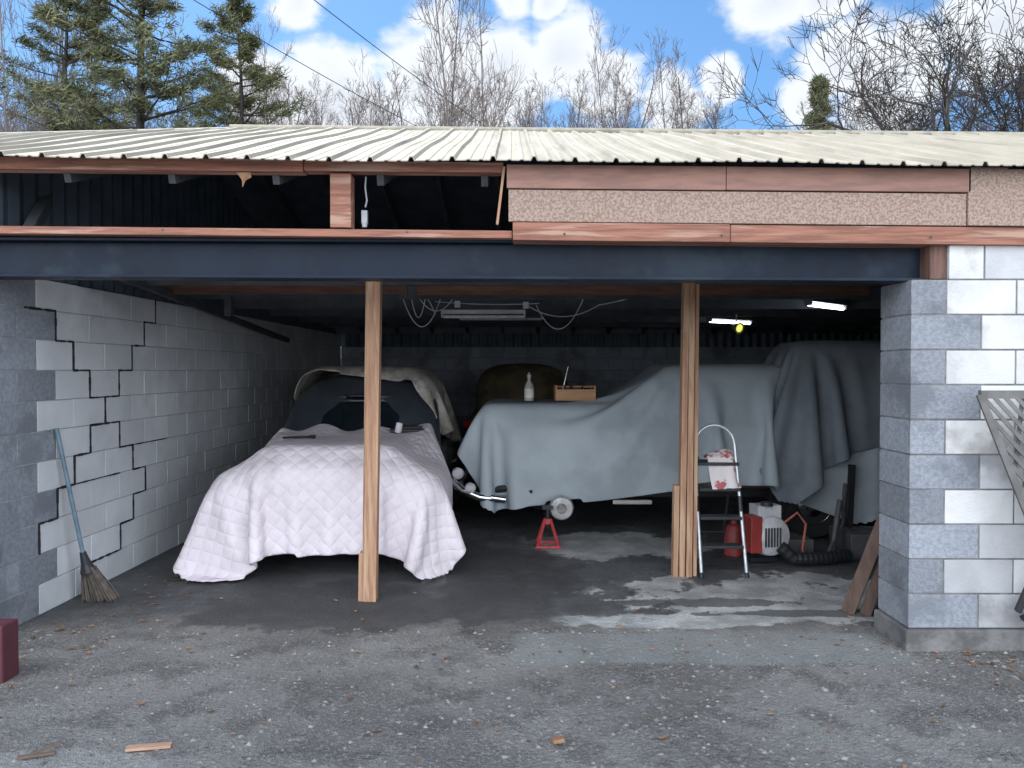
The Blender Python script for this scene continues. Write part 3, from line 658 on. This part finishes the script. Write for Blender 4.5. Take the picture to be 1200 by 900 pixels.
my=bpy.data.materials.new('yellow_lamp');my.use_nodes=True;bs=my.node_tree.nodes['Principled BSDF'];bs.inputs['Base Color'].default_value=(.8,.75,.1,1);bs.inputs['Emission Color'].default_value=(.9,.95,.2,1);bs.inputs['Emission Strength'].default_value=1
b.obj('work_lamp',[M('lamp_yellow',(.6,.55,.08)),my],smooth=True)
def sag(p,q,s,n=14): 
    p=Vector(p);q=Vector(q);return [p.lerp(q,t/n)-Vector((0,0,s*4*(t/n)*(1-t/n))) for t in range(n+1)]
b=B()
for p,q,s in (((-1.15,8.0,2.42),(-.75,8.2,2.42),.34),((-1.0,8.1,2.42),(-.62,8.2,2.4),.16),((-.9,8.0,2.38),(-1.05,8.0,2.4),.22),((-.9,8.0,2.38),(-.8,8.0,2.2),-.03),((.15,8.0,2.3),(.9,8.0,2.3),.12),((.25,8.0,2.3),(.75,7.9,2.4),.3),((.9,8.0,2.3),(1.5,7.6,2.45),.02),((-.85,8.5,2.38),(.3,8.5,2.36),.02)):
    b.tube(sag(p,q,s),.0055,6)
b.box(-.62,-.56,8.3,8.34,2.30,2.37);b.box(.12,.18,8.3,8.34,2.29,2.36)
b.obj('hanging_cables',M('cable_white',(.6,.62,.65),rough=.5),smooth=True)
b=B();b.beam((-3.0,10.3,2.02),(-2.9,5.6,2.33),.04,.06);b.box(-2.62,-2.56,7.0,7.04,2.12,2.3);b.obj('conduit',m_wooddark,G)
b=B()
for p,q,s in (((-8.5,9,9.0),(1.5,24.0,7.2),.5),((-5.6,9,8.6),(2.8,24.0,7.0),.4)):
    b.tube(sag(p,q,s,20),.0075,6)
b.obj('power_line',m_black)
# ------------------------------------------------------------ trees
def segmesh(name,segs,mat,parent=None,link=True):
    A=np.array([s[0] for s in segs]);C=np.array([s[1] for s in segs]);r0=np.array([s[2] for s in segs]);r1=np.array([s[3] for s in segs])
    d=C-A;d/=np.linalg.norm(d,axis=1,keepdims=True)+1e-9
    u=np.cross(d,np.array([0.13,.31,.94]));u/=np.linalg.norm(u,axis=1,keepdims=True)+1e-9;w=np.cross(d,u)
    n=3;vs=[]
    for k in range(n):
        a=2*math.pi*k/n;o=u*math.cos(a)+w*math.sin(a);vs.append(A+o*r0[:,None]);vs.append(C+o*r1[:,None])
    V=np.stack(vs,1).reshape(-1,3);S_=len(segs);base=np.arange(S_)*2*n;F=[]
    for k in range(n):
        k2=(k+1)%n;F.append(np.stack([base+2*k,base+2*k2,base+2*k2+1,base+2*k+1],1))
    F=np.concatenate(F);me=bpy.data.meshes.new(name);me.from_pydata(V.tolist(),[],F.tolist());me.materials.append(mat)
    me.polygons.foreach_set('use_smooth',[True]*len(me.polygons))
    if not link: return me
    o=bpy.data.objects.new(name,me);COL.objects.link(o)
    if parent:o.parent=parent
    return o
def grow(segs,p,d,L,r,dep,rn,up=.15,wob=.18,ang=.6,nb=(2,3),side=.5,minr=.006):
    n=4;q=Vector(p);dd=Vector(d);rr=r
    for i in range(n):
        dd=(dd+Vector((rn.gauss(0,wob),rn.gauss(0,wob),rn.gauss(0,wob)+up*.3))).normalized()
        e=q+dd*(L/n);r2=max(minr*.7,rr*(.92 if i<n-1 else .85));segs.append((tuple(q),tuple(e),rr,r2));q=e;rr=r2
        if dep>0 and i>0 and rn.random()<side:
            ax=dd.orthogonal();ax.rotate(Matrix.Rotation(rn.uniform(0,6.28),3,dd));nd=(dd*math.cos(ang*1.3)+ax*math.sin(ang*1.3)).normalized()
            grow(segs,q,nd,L*rn.uniform(.5,.75),max(minr,rr*.5),dep-1,rn,up,wob,ang,nb,side,minr)
    if dep>0:
        for k in range(rn.randint(*nb)):
            ax=dd.orthogonal();ax.rotate(Matrix.Rotation(rn.uniform(0,6.28),3,dd));a=ang*rn.uniform(.5,1.1);nd=(dd*math.cos(a)+ax*math.sin(a)).normalized()
            grow(segs,q,nd,L*rn.uniform(.62,.85),max(minr,rr*rn.uniform(.6,.8)),dep-1,rn,up,wob,ang,nb,side,minr)
def simple(n,c): 
    m=bpy.data.materials.new(n);m.use_nodes=True;bs=m.node_tree.nodes['Principled BSDF'];bs.inputs['Base Color'].default_value=(*c,1);bs.inputs['Roughness'].default_value=.95;return m
m_bark=simple('bark_grey',(.13,.105,.095));m_bark2=simple('bark_pale',(.19,.155,.14));m_barkd=simple('bark_dark',(.05,.042,.038))
def oak(name,loc,seed,th,h=1.0,dep=5):
    rn=random.Random(seed);s=[];grow(s,(0,0,0),(0.0,0,1),th,.24*h,0,rn,wob=.03)
    top=Vector(s[-1][1])
    for k in range(6):
        a=k*1.05+rn.uniform(-.3,.3);el=rn.uniform(.3,1.2)
        grow(s,top-Vector((0,0,rn.uniform(0,1.2))),(math.cos(a)*math.cos(el),math.sin(a)*math.cos(el),math.sin(el)),1.9*h,.11*h,dep,rn,up=.12,wob=.13,ang=.6,nb=(2,3),side=.4,minr=.008)
    o=segmesh(name,s,m_barkd);o.location=loc;return len(s)
print('oak',oak('oak_tree',(9.9,17.5,0),21,5.6,1.0),oak('oak_tree',(13.6,21,.8),33,5.6,1.0))
meshes=[]
for k in range(6):
    rn=random.Random(100+k);s=[];H_=rn.uniform(8,10)
    p=Vector((0,0,0));r_=.11;n=12;dd=Vector((0,0,1))
    for i in range(n):
        dd=(dd+Vector((rn.gauss(0,.05),rn.gauss(0,.05),.1))).normalized();e=p+dd*H_/n;s.append((tuple(p),tuple(e),r_,r_*.88));p=e;r_*=.88
        if i>2:
            for q in range(rn.randint(2,3)):
                a=rn.uniform(0,6.28);el=rn.uniform(.5,1.1);grow(s,p,(math.cos(a)*math.cos(el),math.sin(a)*math.cos(el),math.sin(el)),(1-.055*i)*rn.uniform(1.0,1.9),r_*.45,3,rn,up=.3,wob=.12,ang=.5,nb=(2,2),side=.3,minr=.008)
    meshes.append(segmesh('bare_tree_mesh',s,m_bark if k%2 else m_bark2,link=False))
DT=empty('distant_trees');rn=random.Random(77)
def putree(x,y,sx,sz):
    o=bpy.data.objects.new('tree',rn.choice(meshes));COL.objects.link(o);o.parent=DT;o.location=(x,y,gzs(x,y)-.2);o.rotation_euler=(0,0,rn.uniform(0,6.28));o.scale=(sx,sx,sz)
for i in range(210):
    y=rn.uniform(28,44);u=rn.uniform(-.72,.72);x=u*y
    if .15<u<.75 and rn.random()<.3: continue
    s=rn.uniform(.66,.96)
    if u>.28: s*=.82
    putree(x,y,s*rn.uniform(.8,1.2),s)
for (u,y,s) in ((-.058,27,1.65),(-.078,29,1.4),(-.042,30,1.4),(-.63,24,1.4),(-.58,26,1.4),(-.66,22,1.3),(-.54,28,1.4),(-.31,28,1.1),(-.2,27,1.05),(.12,28,1.1),(.2,30,1.05)):
    putree(u*y,y,s*.6,s)
b_s=[]
for i in range(420):
    y=rn.uniform(26,40);x=rn.uniform(-.75,.75)*y;z=gzs(x,y);grow(b_s,(x,y,z),(rn.uniform(-.3,.3),rn.uniform(-.3,.3),1),rn.uniform(1.0,2.2),.02,2,rn,minr=.009,side=.3,nb=(2,2))
segmesh('hillside_brush',b_s,m_bark2)
m_need=M('pine_needles',(.115,.13,.07),(.17,.175,.10),scale=1.2,rough=.8,attr=True)
def pine(name,loc,seed,H_,spread,z0=2.0,dense=1.0,spruce=False):
    rn=random.Random(seed);E=empty(name,loc);s=[];p=Vector((0,0,0));n=16;r_=.19*H_/13;tp=[]
    for i in range(n):
        e=p+Vector((rn.gauss(0,.03),rn.gauss(0,.03),H_/n));s.append((tuple(p),tuple(e),r_*(1-i/n)+.02,r_*(1-(i+1)/n)+.015));p=e;tp.append(e)
    cl=[];z=z0
    while z<H_-.1:
        t=(z-z0)/(H_-z0);base=tp[min(n-1,int(z/H_*n))]
        L_=spread*((1-t)**.7)*(.55+.45*min(1,t*4))+.15 if not spruce else spread*(1-t)+.1
        for q in range(rn.randint(3,5) if not spruce else 6):
            a=rn.uniform(0,6.28);L2=L_*rn.uniform(.4,1.2);m=7
            prev=Vector((base.x,base.y,z+rn.uniform(-.15,.15)));el=rn.uniform(-.1,.4) if not spruce else -.25
            for k in range(m):
                f=(k+1)/m;dirv=Vector((math.cos(a),math.sin(a),el+.25*f+rn.gauss(0,.07)));a+=rn.gauss(0,.08)
                e=prev+dirv*L2/m;s.append((tuple(prev),tuple(e),.035*(1-f)+.010,.035*(1-f)+.006))
                if f>.3:
                    for w in range(int(rn.choice((1,2,3))*dense+.5)):
                        sd=rn.choice((-1,1));tl_=L2*.26*rn.uniform(.5,1.3)*(1.25-f*.6);ta=a+sd*rn.uniform(.4,1.1);te=e+Vector((math.cos(ta)*tl_,math.sin(ta)*tl_,rn.uniform(-.1,.45)*tl_+.03));s.append((tuple(e),tuple(te),.009,.006))
                        cl.append((te,rn.uniform(.7,1.25)));cl.append(((te+e)/2,rn.uniform(.6,1.05)))
                prev=e
            cl.append((prev,1.0))
        z+=rn.uniform(.34,.62)*(H_/13)**.5 if not spruce else .3
    segmesh('trunk_and_branches',s,m_barkd,E)
    V=[];F=[];T=[]
    for c,g in cl:
        sh=rn.uniform(.5,1.6);nn=14
        for k in range(nn):
            a=rn.uniform(0,6.28);el=rn.uniform(-.6,1.2);L2=.22*g*rn.uniform(.7,1.3);d=Vector((math.cos(a)*math.cos(el),math.sin(a)*math.cos(el),math.sin(el)));sdv=d.cross(Vector((rn.random(),rn.random(),rn.random()))).normalized()*.018
            o=c+Vector((rn.gauss(0,.09),rn.gauss(0,.09),rn.gauss(0,.06)));i=len(V);V+= [tuple(o-sdv),tuple(o+sdv),tuple(o+d*L2)];F.append((i,i+1,i+2));T.append(sh)
    b=B();b.v=V;b.f=F;b.m=[0]*len(F);b.c=[(t,t,t*.9) for t in T];b.obj('needles',m_need,E)
    return len(F)
print('pine',pine('pine_tree',(-9.6,20,gzs(-9.6,20)),1,15,3.4,2.5,1.4), pine('pine_tree',(-9.4,27,gzs(-9.4,27)),2,12.5,3.2,1.5,1.2),pine('pine_tree',(-13.5,23.5,gzs(-13.5,23.5)),6,13,3.0,1.5,.9),pine('spruce_tree',(11.5,29,gzs(11.5,29)),3,9.4,1.5,1.0,.5,spruce=True))
# ------------------------------------------------------------ world
W=bpy.data.worlds.new('World');sc.world=W;W.use_nodes=True;nt=W.node_tree;N=nt.nodes;L=nt.links
bg=N['Background'];bg.inputs[1].default_value=.15
sky=N.new('ShaderNodeTexSky');sky.sky_type='NISHITA';sky.sun_disc=False;EL,AZ=50,-25
sky.sun_elevation=math.radians(EL);sky.sun_rotation=math.radians(AZ);sky.air_density=1.0;sky.dust_density=.3;sky.ozone_density=2.0
tc=N.new('ShaderNodeTexCoord');gen=tc.outputs['Generated']
def ma(op,a,c=0.0):
    q=N.new('ShaderNodeMath');q.operation=op
    for i,v in enumerate((a,c)):
        if hasattr(v,'is_linked'):L.new(v,q.inputs[i])
        else:q.inputs[i].default_value=v
    return q.outputs[0]
def noi(s,d,r,off=0):
    mp=N.new('ShaderNodeMapping');mp.inputs['Location'].default_value=(off,off*.7,0);mp.inputs['Scale'].default_value=(1,1,1.7);L.new(gen,mp.inputs[0])
    n=N.new('ShaderNodeTexNoise');n.inputs['Scale'].default_value=s;n.inputs['Detail'].default_value=d;n.inputs['Roughness'].default_value=r;L.new(mp.outputs[0],n.inputs['Vector']);return n.outputs['Fac']
n1=noi(9,7,.58,3.1);n2=noi(2.2,2,.5,1.3)
cur=None
for (px,py,rad) in ((590,85,.085),(655,72,.07),(500,100,.095),(400,115,.09),(320,120,.06),(700,110,.06),(790,125,.05),(840,95,.035),(940,120,.04),(985,75,.06),(1040,100,.08),(905,5,.06),(960,-5,.05),(350,0,.045),(600,0,.04),(640,8,.03),(1180,40,.08)):
    v=Vector(((px-600)/900,1,(433-py)/900)).normalized()
    vm=N.new('ShaderNodeVectorMath');vm.operation='DISTANCE';L.new(gen,vm.inputs[0]);vm.inputs[1].default_value=v
    f=ma('SUBTRACT',1.0,ma('DIVIDE',vm.outputs['Value'],rad*1.0));cur=f if cur is None else ma('MAXIMUM',cur,f)
sp_=N.new('ShaderNodeSeparateXYZ');L.new(gen,sp_.inputs[0])
back_fill=N.new('ShaderNodeMapRange');L.new(sp_.outputs[1],back_fill.inputs[0]);back_fill.inputs[1].default_value=.25;back_fill.inputs[2].default_value=-.5;back_fill.inputs[3].default_value=0;back_fill.inputs[4].default_value=1
bulk=ma('ADD',ma('MULTIPLY',ma('SUBTRACT',n2,.62),3.0),ma('MULTIPLY',ma('SUBTRACT',back_fill.outputs[0],.46),2.4))  # unseen cloud bank added behind the camera to fill the shaded garage
dens=ma('ADD',ma('MAXIMUM',ma('MAXIMUM',cur,-.9),bulk),ma('MULTIPLY',ma('SUBTRACT',n1,.5),1.7))
def MR(o,a,c,x=0,y=1):
    q=N.new('ShaderNodeMapRange');q.interpolation_type='SMOOTHSTEP';L.new(o,q.inputs[0]);q.inputs[1].default_value=a;q.inputs[2].default_value=c;q.inputs[3].default_value=x;q.inputs[4].default_value=y;return q.outputs[0]
tint=N.new('ShaderNodeMix');tint.data_type='RGBA';tint.blend_type='MULTIPLY';tint.inputs[0].default_value=1;L.new(sky.outputs[0],tint.inputs[6]);tint.inputs[7].default_value=(.62,.88,1.05,1)
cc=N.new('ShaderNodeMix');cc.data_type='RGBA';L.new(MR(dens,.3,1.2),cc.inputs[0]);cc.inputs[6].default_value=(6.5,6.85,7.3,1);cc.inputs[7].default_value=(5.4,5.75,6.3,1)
cl=N.new('ShaderNodeVectorMath');cl.operation='SCALE';L.new(cc.outputs[2],cl.inputs[0]);L.new(ma('ADD',1.0,ma('MULTIPLY',back_fill.outputs[0],2.5)),cl.inputs['Scale'])  # the added clouds behind the camera are scaled brighter as fill light
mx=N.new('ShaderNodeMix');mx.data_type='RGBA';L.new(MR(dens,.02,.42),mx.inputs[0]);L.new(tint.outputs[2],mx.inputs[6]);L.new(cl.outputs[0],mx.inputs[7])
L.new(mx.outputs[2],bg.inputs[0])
sun=bpy.data.lights.new('sun','SUN');sun.energy=5;sun.angle=math.radians(.5);sun.color=(1,.95,.88)
so=bpy.data.objects.new('sun',sun);COL.objects.link(so)
az=math.radians(AZ);sv=Vector((math.sin(az)*math.cos(math.radians(EL)),math.cos(az)*math.cos(math.radians(EL)),math.sin(math.radians(EL))))
so.rotation_euler=sv.to_track_quat('Z','Y').to_euler();so.location=(0,20,30)
# ------------------------------------------------------------ camera
cam=bpy.data.cameras.new('camera');cam.sensor_width=36;cam.lens=27;cam.clip_end=3000;cam.clip_start=.05
co=bpy.data.objects.new('camera',cam);COL.objects.link(co);co.location=(0,0,1.63);co.rotation_euler=(math.radians(90-1.08),0,0)
sc.camera=co
sc.view_settings.view_transform='Standard';sc.view_settings.look='None';sc.view_settings.exposure=0
